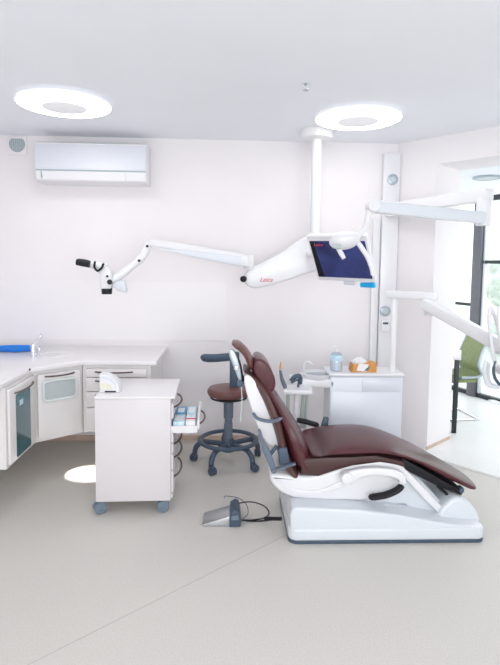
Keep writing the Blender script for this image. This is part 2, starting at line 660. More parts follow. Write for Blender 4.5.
def bow_handle(m, x0, x1, z, out=.022, drop=.003):
    pts = []
    for k in range(13):
        s = k / 12
        pts.append(m @ Vector((x0 + (x1 - x0) * s, z - drop * math.sin(PI * s), .002 + out * math.sin(PI * s) ** .6)))
    return tube(pts, .0062, 8, flat=(1, .9))


# left glass-door cabinet
t = thing('wall_cabinet', 'white wall-hung cabinet with teal glass door at left end', 'cabinet', (-1.73, 3.37, ZB), 'wall-hung cabinets of the corner counter')
gap = .0025
obj('carcass', prismZ([(A.x + .004, A.y), (Bc.x + .004 - gap * 2, Bc.y - gap), (XL + .004, Bc.y - gap), (XL + .004, A.y)], ZB, ZT), cab_m, t)
m, L = front_frame(A, Bc)
# the front looks towards +X; x along runs away from the viewer
dr = obj('door', slab(m, [(p[0] + L / 2, p[1] + .555) for p in rrect(L - .05, .475, .008)], .005, .022, .003), cab_m, t)
gp = [(p[0] + L / 2 + .0, p[1] + .535) for p in rrect(L - .235, .41, .015)]
obj('glass_pane', slab(m, gp, .0215, .0245), teal_m, dr)
obj('paper_label', slab(m, [(p[0] + L / 2 - .035, p[1] + .672) for p in rrect(.055, .035, .004)], .0246, .0252), label_m, dr)
obj('handle', bow_handle(m @ Matrix.Translation((0, 0, .022)), .10, L - .06, .755), bow_m, dr)
# angled corner cabinet
t = thing('wall_cabinet', 'angled white corner cabinet with a grey framed recess in its door', 'cabinet', (-1.5, 4.0, ZB), 'wall-hung cabinets of the corner counter')
obj('carcass', prismZ([(Bc.x - gap, Bc.y + gap), (Cc.x - gap, Cc.y + gap), (Cc.x - gap, YB - .004), (XL + .004, YB - .004), (XL + .004, Bc.y + gap)], ZB, ZT), cab_m, t)
m, L = front_frame(Bc, Cc)
dr = obj('door', slab(m, [(p[0] + L / 2, p[1] + .562) for p in rrect(L - .05, .455, .008)], .004, .022, .003), cab_m, t)
def ring_loop(w_, h_, r_, z_):
    return [m @ Vector((p[0] + L / 2, p[1] + .665, z_)) for p in rrect(w_, h_, r_)]


fm = rings(BM(), [ring_loop(.266, .164, .034, .0215), ring_loop(.264, .162, .033, .034), ring_loop(.254, .152, .03, .038), ring_loop(.236, .134, .022, .038), ring_loop(.228, .126, .018, .034), ring_loop(.226, .124, .018, .0225)], False)
fr = obj('recess_frame', fm, rimw_m, dr)
obj('recess_panel', slab(m, [(p[0] + L / 2, p[1] + .665) for p in rrect(.222, .120, .016)], .0222, .0240, .0005), recess_m, fr)
obj('handle', bow_handle(m @ Matrix.Translation((0, 0, .022)), .075, L - .075, .772), bow_m, dr)
# back run drawers
t = thing('wall_cabinet', 'white wall-hung drawer cabinet on back wall behind the trolley', 'cabinet', (-.84, 4.2, ZB), 'wall-hung cabinets of the corner counter')
obj('carcass', box(Cc.x + gap, Dc.x, Cc.y + gap, YB - .004, ZB, ZT), cab_m, t)
m, L = front_frame(Cc, Dc)
zz = [.335, .50, .62, .728, .796]
for k in range(4):
    h = zz[k + 1] - zz[k] - .006
    d = obj('drawer', slab(m, [(p[0] + L / 2, p[1] + zz[k] + h / 2) for p in rrect(L - .06, h, .006)], .002, .022, .003), cab_m, t)
    obj('handle', bow_handle(m @ Matrix.Translation((0, 0, .022)), .10, L - .13, zz[k] + h - .022), bow_m, d)
# worktop
t = thing('worktop', 'continuous white corner worktop with an integrated round basin', 'worktop', (-1.4, 4.1, ZT))
o_ = .03
wt = [(XL + .002, 2.90), (A.x + .006, 2.90), (A.x + .006, 3.598), (Cc.x + .005, Cc.y - o_), (Dc.x + .045, Dc.y - o_), (Dc.x + .045, YB - .002), (XL + .002, YB - .002)]
obj('slab', prismZ(wt, ZT + .001, .852, .008, 3), white_m, t)
obj('upstand', box(XL + .002, Dc.x + .045, YB - .022, YB - .009, .8515, .862, .002), white_m, t)
c = at(58, 354.5, Z=.852)
obj('basin', lathe([(.135, -.001), (.135, .003), (.128, .005), (.118, .003), (.10, -.0005)], c, n=56), white_m, t)
obj('drain', lathe([(.022, -.0005), (.022, .003), (.0, .0035)], c, n=24), chrome_m, t)
obj('end_plug', lathe([(.008, 0), (.008, .004), (.0, .005)], at(29.5, 369.5, X=A.x + .007), (1, -.3, 0), 16), bow_m, t)

# tap
c = at(33.5, 356, Z=.853)
t = thing('tap', 'chrome single-lever tap beside the basin', 'tap', c)
obj('body', lathe([(.026, 0), (.026, .006), (.021, .012), (.021, .085), (.017, .098), (.0, .10)], c, n=24), chrome_m, t)
obj('spout', tube(smooth_open([c + Vector((.01, -.01, .055)), c + Vector((.045, -.05, .078)), c + Vector((.075, -.085, .072)), c + Vector((.078, -.09, .058))]), .011, 12), chrome_m, t)
obj('lever', tube(smooth_open([c + Vector((-.004, .006, .095)), c + Vector((.02, .0, .118)), c + Vector((.055, -.004, .15)), c + Vector((.062, -.004, .176))]), [.012] * 8 + [.009] * 6 + [.006] * 5, 10), chrome_m, t)

# blue tray
c = at(15, 350.5, Z=.853)
bm = BM()
pr = [(.02, 0), (.15, .003), (.18, .03), (.176, .031), (.146, .009), (.01, .006)]
lathe(pr, c, n=40, bm=bm)
bmesh.ops.scale(bm, vec=(1, .55, 1), space=Matrix.Translation(-c), verts=bm.verts)
t = thing('dish', 'bright blue shallow plastic dish left of the tap', 'dish', c)
obj('bowl', bm, blue_m, t)
obj('tab', tube([c + Vector((.13, -.02, .026)), c + Vector((.2, -.035, .028)), c + Vector((.225, -.045, .022))], [.016, .013, .008], 10, flat=(1, .4), upv=(0, 0, 1)), blue_m, t)

# ------------------------------------------------------------------ trolley
TX0, TX1, TY0, TY1 = -.836, -.368, 3.208, 3.70
ZTR = .740
t = thing('trolley', 'white drawer trolley on four grey casters in front of the counter', 'trolley', (.5 * (TX0 + TX1), .5 * (TY0 + TY1), 0))
obj('cabinet_body', box(TX0, TX1, TY0, TY1, .080, ZTR, .004), trol_m, t)
obj('tabletop', box(TX0 - .004, TX1 + .028, TY0 - .006, TY1 + .008, ZTR, ZTR + .016, .006, seg=3), white_m, t)
obj('side_panel', box(TX1 + .0005, TX1 + .012, TY0 + .012, TY1 - .01, .095, .12, .002), trol_m, t)


def caster(c, r, w, mtl, parent, ang):
    """twin-wheel caster standing at c"""
    dx = Vector((math.cos(ang), math.sin(ang), 0))
    ca = obj('caster', tube(smooth_open([c + Vector((0, 0, 2 * r + .012)), c + Vector((0, 0, 2 * r - .004)), c + dx * .01 + Vector((0, 0, r * 1.2))]), w * .42, 10), mtl, parent)
    ax = Vector((-dx.y, dx.x, 0))
    q = c + dx * .016 + Vector((0, 0, r))
    for s in (-1, 1):
        obj('wheel', lathe([(.3 * r, .08 * w), (.92 * r, .08 * w), (r, .16 * w), (r, .42 * w), (.85 * r, .5 * w), (.35 * r, .52 * w), (.3 * r, .46 * w), (0, .46 * w)], q, ax * s, 28), mtl, ca)
    return ca


for px, Y_, a in ((TX0 + .035, TY0 + .03, 3.6), (TX1 - .034, TY0 + .03, 3.2), (TX0 + .035, TY1 - .05, 3.9), (TX1 - .05, TY1 - .05, 2.9)):
    caster(Vector((px, Y_, 0)), .038, .058, cast_m, t, a)
# drawers on the right-hand side
fm_ = frame_at((TX1 + .001, TY0 + .02, 0), (0, 1, 0), (0, 0, 1))      # x along y, y up, z = +X
LD = TY1 - TY0 - .04
dz = [(.125, .265), (.27, .375), (.38, .445), (.45, .515), (.52, .60), (.605, .705)]
for k, (a, c_) in enumerate(dz):
    if k == 4:
        continue
    d = obj('drawer', slab(fm_, [(p[0] + LD / 2, p[1] + .5 * (a + c_)) for p in rrect(LD, c_ - a, .005)], 0, .014, .002), trol_m, t)
    bow = []
    for j in range(13):
        s = j / 12
        bow.append(fm_ @ Vector((.06 + (LD - .12) * s, .5 * (a + c_) + .01, .015 + .038 * math.sin(PI * s) ** .7)))
    obj('handle', tube(bow, .0065, 8), bow_m, d)
# the pulled-out drawer
PO = .165
a, c_ = .555, .635
d = obj('drawer', slab(fm_, [(p[0] + LD / 2, p[1] + .5 * (a - .03 + c_ - .03)) for p in rrect(LD, .062, .005)], PO, PO + .014, .002), white_m, t)
bm = BM()
add_box(bm, TX1 - .0, TX1 + PO, TY0 + .03, TY0 + .042, a - .04, a + .0)
add_box(bm, TX1 - .0, TX1 + PO, TY1 - .042, TY1 - .03, a - .04, a + .0)
add_box(bm, TX1 - .0, TX1 + PO, TY0 + .03, TY1 - .03, a - .045, a - .04)
obj('drawer_tray', bm, white_m, d)
bow = [fm_ @ Vector((.08 + (LD - .16) * j / 12, a - .005, PO + .015 + .03 * math.sin(PI * j / 12) ** .7)) for j in range(13)]
obj('handle', tube(bow, .006, 8), bow_m, d)
# packets in the open drawer
zf = a - .039
packs = [(TX1 + .012, .072, .05, .16, label_m, 'pale blue printed packet nearest the trolley side in open drawer'),
         (TX1 + .09, .062, .05, .16, tissue_m, 'white packet with a red stripe in the open drawer'),
         (TX1 + .012, .070, .23, .17, pblue_m, 'darker blue packet at the back of the open drawer'),
         (TX1 + .09, .062, .23, .17, label_m, 'pale blue packet at back corner of the open drawer')]
for k, (x, w, y, l, mm, lb) in enumerate(packs):
    pk = thing('packet', lb, 'packet', (x + w / 2, TY0 + y + l / 2, zf), 'packets in the open trolley drawer')
    obj('box', box(x, x + w, TY0 + y, TY0 + y + l, zf, zf + .062, .004), mm, pk)
    if k == 1:
        obj('red_stripe', box(x - .0005, x + w + .0005, TY0 + y + .05, TY0 + y + .075, zf + .061, zf + .0632), red_m, pk)
        obj('blue_stripe', box(x - .0005, x + w + .0005, TY0 + y + .1, TY0 + y + .13, zf + .061, zf + .0632), label_m, pk)
    else:
        obj('white_panel', box(x + .014, x + w - .012, TY0 + y + .03, TY0 + y + l - .04, zf + .061, zf + .0632), tissue_m, pk)

TURN = R(1.8)
TC = Vector((.5 * (TX0 + TX1), .5 * (TY0 + TY1), 0))
for o in [x for x in COL.objects if x.parent is None and x.get('category') in ('trolley', 'packet')]:
    o.location = TC + Matrix.Rotation(TURN, 3, 'Z') @ (o.location - TC)
    o.rotation_euler.z = TURN

# domed dispenser on the trolley
c = Vector((-.80, 3.30, ZTR + .0165))
t = thing('dispenser', 'small domed white dispenser with pale panels on the trolley top', 'dispenser', c + Vector((.06, .03, 0)))
W_, Hh = .125, .118
arc = [(c.x - .022, c.z), (c.x - .022, c.z + Hh)] + [(c.x - .022 + W_ * math.sin(PI / 2 * k / 14), c.z + .012 + (Hh - .012) * math.cos(PI / 2 * k / 14)) for k in range(1, 15)] + [(c.x - .022 + W_, c.z)]
obj('housing', prismY(arc, c.y, c.y + .10, .004), plast_m, t)
arc2 = [(c.x - .018 + (W_ - .02) * math.sin(PI / 2 * k / 12), c.z + .045 + (Hh - .055) * math.cos(PI / 2 * k / 12)) for k in range(13)]
arc2 += [(x - .010, z - .017) for x, z in arc2[::-1] if z - .017 > c.z + .02][:12]
obj('blue_band', prismY(arc2, c.y - .0015, c.y + .002), bluew_m, t)
obj('yellow_panel', prismY([(c.x - .016, c.z + .02), (c.x + .06, c.z + .02), (c.x + .052, c.z + .05), (c.x + .02, c.z + .062), (c.x - .016, c.z + .066)], c.y - .0015, c.y + .002), yellow_m, t)
obj('slot', box(c.x + .012, c.x + .082, c.y - .004, c.y + .004, c.z + .004, c.z + .012, .001), black_m, t)

# ------------------------------------------------------------------ stool
SC_ = Vector((.003, 4.055, 0))
t = thing('stool', 'round brown stool with slate star base and a bent support arm', 'stool', SC_)
obj('seat', lathe([(.0, .545), (.14, .545), (.162, .553), (.17, .572), (.168, .592), (.155, .608), (.12, .616), (.0, .62)], SC_, n=56), stool_m, t)
obj('seat_plate', lathe([(.0, .50), (.05, .505), (.11, .53), (.13, .545), (.0, .546)], SC_, n=40), dark_m, t)
hl = [SC_ + Vector((.14 * math.cos(a), .14 * math.sin(a), .532)) for a in [2 * PI * k / 40 for k in range(40)]]
obj('lever_ring', tube(hl, .008, 8, closed=True), dark_m, t)
obj('column', lathe([(.034, .14), (.034, .32), (.030, .325), (.030, .36), (.038, .365), (.04, .50), (.0, .50)], SC_, n=28), slate2_m, t)
rg = [SC_ + Vector((.222 * math.cos(2 * PI * k / 64), .222 * math.sin(2 * PI * k / 64), .185)) for k in range(64)]
obj('foot_ring', tube(rg, .018, 12, closed=True, flat=(1.15, .85)), slate_m, t)
obj('hub', lathe([(.0, .09), (.05, .095), (.055, .12), (.045, .19), (.036, .2), (.0, .2)], SC_, n=28), slate_m, t)
for k in range(5):
    a = R(242 + 72 * k)
    dv = Vector((math.cos(a), math.sin(a), 0))
    lg = obj('leg', tube(smooth_open([SC_ + dv * .03 + Vector((0, 0, .15)), SC_ + dv * .12 + Vector((0, 0, .155)), SC_ + dv * .20 + Vector((0, 0, .155)), SC_ + dv * .255 + Vector((0, 0, .12)), SC_ + dv * .272 + Vector((0, 0, .075))]), .021, 12), slate_m, t)
    ca = caster(SC_ + dv * .272, .030, .048, slate_m, lg, a + 1.2)
# post and arm
px_ = at(235, 385, Y=4.06)
q1 = at(229.5, 384, Y=4.05)
q2 = at(239, 384, Y=4.05)
ztop = at(235, 352, Y=4.05).z
obj('post', box(q1.x, q2.x, 4.02, 4.075, .53, ztop, .008), slate_m, t)
armp = smooth_open([at(238, 356.5, Y=4.045), at(228, 357, Y=4.03), at(216, 358, Y=3.99), at(207, 358, Y=3.95), at(201.5, 357, Y=3.90)], 5)
obj('support_arm', tube(armp, [.032] * 16 + [.031, .03, .027, .022, .014], 14, flat=(.8, 1), upv=(0, 0, 1)), slate_m, t)

# ------------------------------------------------------------------ foot pedal
c = at(225, 525, Z=0)
t = thing('foot_pedal', 'steel and slate foot pedal on the floor left of the chair base', 'pedal', c)
p_l, p_r = at(202.5, 526, Z=0), at(229.5, 526.5, Z=0)
Yp0, Yp1 = p_r.y, p_r.y + .15
obj('tread', prismY([(p_l.x, .004), (p_r.x, .004), (p_r.x, .062), (p_l.x, .014)], Yp0, Yp1, .003), steel_m, t)
x0, x1 = p_r.x - .002, at(240.5, 526.5, Z=0).x
obj('housing', prismY([(x0, .0), (x1, .0), (x1 + .002, .05), (x1 - .01, .095), (x1 - .03, .105), (x0 + .006, .085)], Yp0 - .01, Yp1 + .01, .008, 3), slate_m, t)
obj('sensor_window', prismY([(x0 + .012, .045), (x1 - .012, .045), (x1 - .016, .075), (x0 + .014, .07)], Yp0 - .013, Yp0 - .009, .001), cast_m, t)
yc = Yp0 + .05
cb = [(x1 - .005, yc, .03), (x1 + .02, yc + .03, .10), (x1 - .03, yc + .12, .16), (x1 - .05, yc + .16, .10), (x1 + .02, yc + .12, .012), (x1 + .12, yc - .06, .007), (x1 + .2, yc - .02, .02), at(281.5, 519, Y=2.99)]
obj('cable', tube(smooth_open([at(241, 520, Y=yc), at(250, 521, Z=.01), at(262, 521, Z=.008), at(276, 519.5, Y=2.95), at(281, 519, Y=2.92)], 6), .0045, 8), black_m, t)
loop = [at(232, 506, Y=Yp0 + .09), at(240, 503, Y=Yp0 + .12), at(252, 502, Y=Yp0 + .12), at(264, 506, Y=Yp0 + .1), at(269, 513, Y=Yp0 + .06), at(264, 518, Z=.008), at(252, 520, Z=.007), at(243, 520, Z=.02)]
obj('cable', tube(smooth_open(loop, 6), .004, 8), black_m, t)
loop = [at(243, 519, Y=Yp0 + .05), at(248, 513, Y=Yp0 + .1), at(246, 504, Y=Yp0 + .14), at(238, 498, Y=Yp0 + .18), at(226, 496, Y=Yp0 + .2), at(224, 498, Y=Yp0 + .2)]
obj('cable', tube(smooth_open(loop, 6), .0025, 8), slate_m, t)
obj('cable_sleeve', bar(at(265, 518.5, Y=2.96), at(281, 518.8, Y=2.90), .011, 12), black_m, t)

# ------------------------------------------------------------------ dental chair
YN, YC_, YFr = 2.93, 3.16, 3.39      # near side, middle, far side
t = thing('dental_chair', 'burgundy reclining dental chair on a white base', 'dental chair', (.92, YC_, 0))
CH = t
# base
xb0, xb1 = .352, 1.497
yb0, yb1 = 2.832, 3.44
pts = [(p[0] + .5 * (xb0 + xb1), p[1] + .5 * (yb0 + yb1)) for p in rrect(xb1 - xb0, yb1 - yb0, .05, 6)]
b0 = obj('base', prismZ([(.5 * (xb0 + xb1) + (x - .5 * (xb0 + xb1)) * 1.0, y) for x, y in pts], .016, .088, .014, 4), coolw_m, t)
obj('base_gasket', prismZ([(x, y) for x, y in pts], 0, .018, .003), slate_m, b0)
bt = [(xb0 + .012, .03), (xb0 + .006, .17), (xb0 + .02, .205), (xb0 + .05, .214), (.75, .196), (.98, .165), (1.16, .13), (1.30, .105), (1.45, .088), (1.47, .03)]
obj('base_cover', prismY(bt, yb0 + .008, yb1 - .02, .016, 5), coolw_m, b0)
hump = XZ([(437, 524), (440, 512), (450, 501), (458, 497.5), (465, 499.5), (473, 506), (479, 514.5), (481.5, 523)], 2.93)
obj('base_hump', prismY([(v.x, v.y) for v in smooth_open([Vector((p[0], p[1], 0)) for p in hump], 4)], 2.93, 3.36, .025, 4), coolw_m, b0)
# lift arm
la = XZ([(322, 494), (345, 480), (392, 470), (405, 468), (420, 478), (440, 500), (452, 517), (447, 522), (428, 522), (405, 505), (385, 505), (360, 514), (335, 512)], 2.99)
obj('lift_arm', prismY(la, 2.99, 3.30, .02, 3), coolw_m, t)
la = XZ([(403, 467), (411, 474), (452, 517), (446, 520), (425, 500), (400, 473)], 2.965)
obj('lift_arm_cover', prismY(la, 2.95, 2.99, .008, 3), plast_m, t)
lo = XZ([(360, 511), (362, 506), (368, 503.5), (386, 503), (400, 506), (405, 512)], 2.97)
obj('hinge_cover', prismY(lo, 2.945, 3.0, .006, 3), coolw_m, t)
# seat frame (white shell under the seat)
sf = [(270.2, 478), (272, 475), (280, 474.6), (293, 476), (312, 476.5), (332, 471.5), (346, 466.5), (370, 461.5), (388, 461), (403, 465), (405, 474), (394, 488), (370, 500), (345, 501), (322, 500.5), (300, 499), (290, 497), (280, 492), (272, 484)]
obj('seat_frame', prismY(smooth_closed(XZ(sf, 2.95), 3), 2.95, 3.37, .022, 4), plast_m, t)
tr = [(276, 480), (290, 487), (305, 490), (319, 490), (330, 486), (344, 480), (346, 484), (332, 491), (319, 495), (303, 495), (288, 491)]
obj('frame_trim', prismY(smooth_closed(XZ(tr, 2.945), 3), 2.94, 2.96, .004, 2), plast_m, t)
c = at(347, 478.5, Y=2.882)
obj('pivot_knob', lathe([(.033, -.045), (.033, .0), (.031, .007), (.02, .010), (.0, .010)], c, (0, -1, 0), 32), plast_m, t)
# armrest folded down (near side)
ar = [(342, 478), (345, 472), (358, 468.5), (375, 467), (392, 468.5), (402, 472), (405.5, 478), (404.5, 483.5), (399, 484), (398, 479.5), (388, 476), (372, 475), (358, 478), (350, 484)]
ao = obj('armrest', prismY(smooth_closed(XZ(ar, 2.91), 3), 2.89, 2.935, .012, 3), plast_m, t)
pd = smooth_open([at(402.5, 485, Y=2.90), at(397, 490, Y=2.90), at(387, 494.5, Y=2.895), at(377, 496.5, Y=2.89), at(369, 497.5, Y=2.885)], 5)
lab(obj('armrest_pad', tube(pd, [.016, .018] + [.02] * 16 + [.019, .017, .01], 12, upv=(0, 1, 0), flat=(.95, 1.3)), black_m, ao), 'black armrest pad')
# far armrest
fp = smooth_open([at(297, 420, Y=3.47), at(305, 421.5, Y=3.47), at(312, 423.5, Y=3.47), at(318.5, 425.5, Y=3.47)], 5)
fo = obj('armrest', tube(fp, [.014] + [.02] * 14 + [.012], 12, upv=(0, 1, 0), flat=(.9, 1.3)), black_m, t)
obj('armrest_bracket', prismY(XZ([(321.5, 424.5), (324, 417), (328.5, 417.5), (327.5, 427), (324, 437), (318, 437)], 3.45), 3.43, 3.47, .006), slate_m, fo)

# upholstery helper: loft of cushion stations


def cushion(st, n=24, ex=2.6, bm=None):
    """st: (centre x, centre z, normal x, normal z, half thickness, y near, y far) stations along the chair"""
    bm = bm or BM()
    secs = []
    for x, z, nx, nz, th, ya, yb in st:
        nn = Vector((nx, 0, nz)).normalized()
        cy, hw = .5 * (ya + yb), .5 * (yb - ya)
        s = []
        for k in range(n):
            a = 2 * PI * k / n
            ca, sa = math.cos(a), math.sin(a)
            cc = math.copysign(abs(ca) ** (2 / ex), ca)
            ss = math.copysign(abs(sa) ** (2 / ex), sa)
            s.append(Vector((x, cy, z)) + Vector((0, hw * cc, 0)) + nn * (th * ss))
        secs.append(s)
    return rings(bm, secs)


def stations(top, bot, yn, yf, n=6, ends=True):
    """two polylines (x, z) of equal length (top side, bottom side) -> smooth cushion stations with round ends"""
    T = smooth_open([Vector((p[0], p[1], 0)) for p in top], n)
    B_ = smooth_open([Vector((p[0], p[1], 0)) for p in bot], n)
    m_ = len(T)
    out = []
    for i, (a, c) in enumerate(zip(T, B_)):
        f = i / (m_ - 1)
        ya = yn(f) if callable(yn) else yn
        yb = yf(f) if callable(yf) else yf
        mid = .5 * (a + c)
        d = a - c
        out.append([mid.x, mid.y, d.x, d.y, .5 * d.length, ya, yb])
    if ends:
        def cap(s0, s1):
            dx, dz = s0[0] - s1[0], s0[1] - s1[1]
            l = math.hypot(dx, dz) or 1
            dx, dz = dx / l, dz / l
            r = min(s0[4], .03)
            res = []
            for k in (1, 2, 3, 4):
                a = PI / 2 * k / 4
                e = s0[:]
                e[0] += dx * r * math.sin(a)
                e[1] += dz * r * math.sin(a)
                sh = r * (1 - math.cos(a)) * .97
                e[4] = max(.002, s0[4] - sh)
                e[5] += sh
                e[6] -= sh
                res.append(e)
            return res
        out = cap(out[0], out[1])[::-1] + out + cap(out[-1], out[-2])
    return out


# seat + leg cushion. Top profile measured at far edge, underside at near edge
top = XZ([(313, 432), (324, 426), (346, 423.5), (375, 426), (408, 439)], 3.36) + XZ([(438, 456.5)], 3.28) + XZ([(461, 471)], 3.21)
bot = XZ([(312, 452), (326, 454), (351, 453.5), (375, 452), (404, 458), (440, 476.5), (467, 490)], 2.98)
seat = obj('seat_cushion', cushion(stations(top, bot, lambda f: YN - .014 + .12 * max(0, f - .5), lambda f: YFr + .02 - .22 * max(0, f - .4))), leath_m, t)
# brown side band under the seat
bt_ = XZ([(303, 459), (326, 457), (351, 456.5), (375, 455), (404, 461)], 2.96)
bb_ = XZ([(300, 474), (318, 476), (336, 470), (352, 465.5), (380, 462), (404, 467)], 2.96)
obj('seat_shell', prismY(bt_ + bb_[::-1], 2.95, 3.37, .010, 2), brown_m, t)
ft = XZ([(402, 458), (440, 479), (463, 491), (462, 495.5), (438, 486.5), (402, 468.5)], 2.965)
fb = obj('footrest_bracket', prismY(ft, 2.965, 3.30, .004), black_m, t)
obj('footrest_strut', tube([at(438, 486, Y=3.0), at(451, 498, Y=3.0), at(461, 492, Y=3.0)], .010, 8), dark_m, fb)
obj('footrest_knob', lathe([(.018, -.03), (.020, 0), (.014, .012), (0, .014)], at(461, 490, Y=2.975), (0, -1, 0), 20), slate_m, fb)
# backrest: white rear shell, brown shell, burgundy cushion
ws = [(245, 376), (251, 377), (258, 386), (266, 402), (275, 424), (279.5, 443), (276, 446.5), (269, 445), (262, 436), (255.5, 421), (249, 401), (245, 386)]
obj('back_cover', prismY(smooth_closed(XZ(ws, 3.0), 3), 3.0, 3.32, .008, 4), plast_m, t)
fr_ = XZ([(251, 375), (261.5, 383), (271, 397), (280, 416), (286, 436), (291, 457), (300, 474)], 2.97)
re_ = XZ([(244.5, 376), (252, 386), (262, 402.5), (270, 421), (276, 441), (279.5, 460), (287, 474)], 2.97)
obj('back_shell', cushion(stations(fr_, re_, lambda f: 3.03 - .09 * min(1, f * 2), lambda f: 3.27 + .09 * min(1, f * 2))), back_m, t)
fr_ = XZ([(268, 388), (276, 396), (286, 410), (297, 426), (306, 441), (310, 451), (311, 462)], 3.0)
re_ = XZ([(257.5, 382), (267, 397), (275, 413), (282, 432), (287, 450), (292, 464), (302, 472)], 3.0)
obj('back_cushion', cushion(stations(fr_, re_, lambda f: 3.03 - .082 * min(1, f * 1.7), lambda f: 3.29 + .095 * min(1, f * 1.7))), leath_m, t)
# hinge cover + rear bracket in slate grey
obj('hinge_block', prismY(XZ([(278, 448), (287, 447), (290, 463), (279.5, 465)], 2.945), 2.935, 2.98, .008, 3), slate_m, t)
rb = [(258.3, 430), (259.5, 440), (263, 452), (268, 463), (271.5, 472), (276, 471), (274, 462), (269.5, 450), (264, 441), (261, 431)]
br = obj('rear_bracket', prismY(smooth_closed(XZ(rb, 2.945), 3), 2.925, 2.965, .006, 2), slate2_m, t)
obj('bracket_bar', tube([at(271, 470.5, Y=2.935), at(283, 467, Y=2.93), at(295.5, 463.5, Y=2.925)], .014, 10, flat=(.6, 1.3), upv=(0, 1, 0)), slate2_m, br)
obj('bracket_strut', tube([at(267, 459, Y=2.945), at(276.5, 446, Y=2.945)], .011, 10), slate_m, br)
bnd = smooth_open([at(253.5, 413.5, Y=2.99), at(257, 418, Y=2.965), at(264, 420.5, Y=2.945), at(272, 421.3, Y=2.925), at(279, 419.5, Y=2.92), at(281, 418, Y=2.925)], 4)
obj('grip_handle', tube(bnd, .013, 10, flat=(.7, 1.3), upv=(0, 1, 0)), slate2_m, t)
# headrest
hp = [(254.5, 361), (258, 358.4), (262.5, 359.5), (268, 364), (272.5, 372), (275.5, 380), (275, 388), (270.5, 393), (265.5, 390), (259, 381.5), (254.5, 375), (253, 368)]
ho = obj('headrest', prismY(smooth_closed(XZ(hp, 3.04), 3), 3.03, 3.29, .018, 5), leath_m, t)
cr_ = smooth_open([at(232.5, 342, Y=3.13), at(239, 345.5, Y=3.13), at(245.5, 352, Y=3.13), at(249.5, 359.5, Y=3.13), at(251.5, 367, Y=3.13)], 5)
obj('neck_wing', tube(cr_, [.013, .017, .020] + [.0235] * 14 + [.022, .020, .018, .014], 18, flat=(4.4, 1)), stool_m, ho)
obj('clamp', prismY(XZ([(245, 372), (252, 370), (254, 377), (246, 377.5)], 3.10), 3.09, 3.20, .006), capgrey_m, ho)
obj('joint_arm', tube(smooth_open([at(241, 383, Y=3.08), at(244, 377.5, Y=3.08), at(252, 375, Y=3.10), at(256, 372, Y=3.12)], 4), .014, 10), dark_m, ho)
obj('joint', lathe([(.020, -.03), (.022, .0), (.018, .016), (0, .018)], at(240.5, 383.5, Y=3.07), (0, -1, 0), 24), slate_m, ho)
sb = [(228.8, 350.5), (232, 348.8), (235.5, 353), (238.5, 361), (240.5, 370), (241.5, 379), (238.5, 379), (235, 370), (232, 363), (229.8, 357)]
lv = obj('release_lever', prismY(smooth_closed(XZ(sb, 3.08), 3), 3.06, 3.09, .006, 2), silver_m, ho)
obj('lever_edge', prismY(smooth_closed(XZ([(234, 351), (237, 355), (240.5, 362), (242.5, 371), (243, 379), (240.5, 379), (238, 370), (235.5, 360)], 3.09), 3), 3.085, 3.105, .003, 2), dark_m, lv)
obj('lever_knob', lathe([(.014, -.01), (.015, 0), (.011, .008), (0, .009)], at(236.3, 368, Y=3.058), (0, -1, 0), 20), chrome_m, lv)
obj('strap', tube(smooth_open([at(241.5, 386, Y=3.06), at(242, 400, Y=3.06), at(241, 414, Y=3.06), at(240.5, 421, Y=3.06)], 4), .005, 8, flat=(1, .5)), clear_m, ho)

# ------------------------------------------------------------------ dental unit (side box, cuspidor, assistant holder)
YU = 3.80
bx0, bx1 = at(330, 385, Y=YU).x, at(403, 385, Y=YU).x
t = thing('dental_unit', 'white dental unit box with spittoon bowl behind the chair', 'dental unit', (.5 * (bx0 + bx1), YU + .12, 0))
obj('cabinet_body', box(bx0, bx1, YU, YU + .25, 0.0, .755, .012, seg=3), unit_m, t)
obj('top_cover', box(bx0 - .01, bx1 + .008, YU - .008, YU + .262, .7555, .782, .01, seg=3), plast_m, t)
obj('front_flap', box(bx0 + .245, bx1 - .02, YU - .006, YU - .0005, .645, .735, .002), unit_m, t)
obj('front_panel', box(bx0 + .01, bx1 - .012, YU - .005, YU - .0005, .04, .64, .002), unit_m, t)
# bridge and bowl to the left
bl = at(287, 383, Y=YU).x
obj('bridge', prismZ([(bl + .03, YU + .03), (bl + .22, YU - .0), (bx0 + .02, YU - .0), (bx0 + .02, YU + .22), (bl + .20, YU + .22), (bl + .03, YU + .17)], .665, .735, .02, 4), plast_m, t)
c = at(317, 380, Y=YU + .09)
c.z = .700
bo = obj('cuspidor_bowl', lathe([(.03, .0), (.08, .012), (.112, .05), (.118, .066), (.112, .068), (.10, .052), (.06, .026), (.0, .02)], c, n=48), plast_m, t)
obj('bowl_interior', lathe([(.0, .0455), (.085, .0458), (.092, .05), (.0, .051)], c, n=40), silver_m, bo)
obj('rinse_spout', tube(smooth_open([c + Vector((-.09, .06, .03)), c + Vector((-.09, .06, .12)), c + Vector((-.06, .045, .14)), c + Vector((-.03, .03, .12))]), .006, 8), plast_m, t)
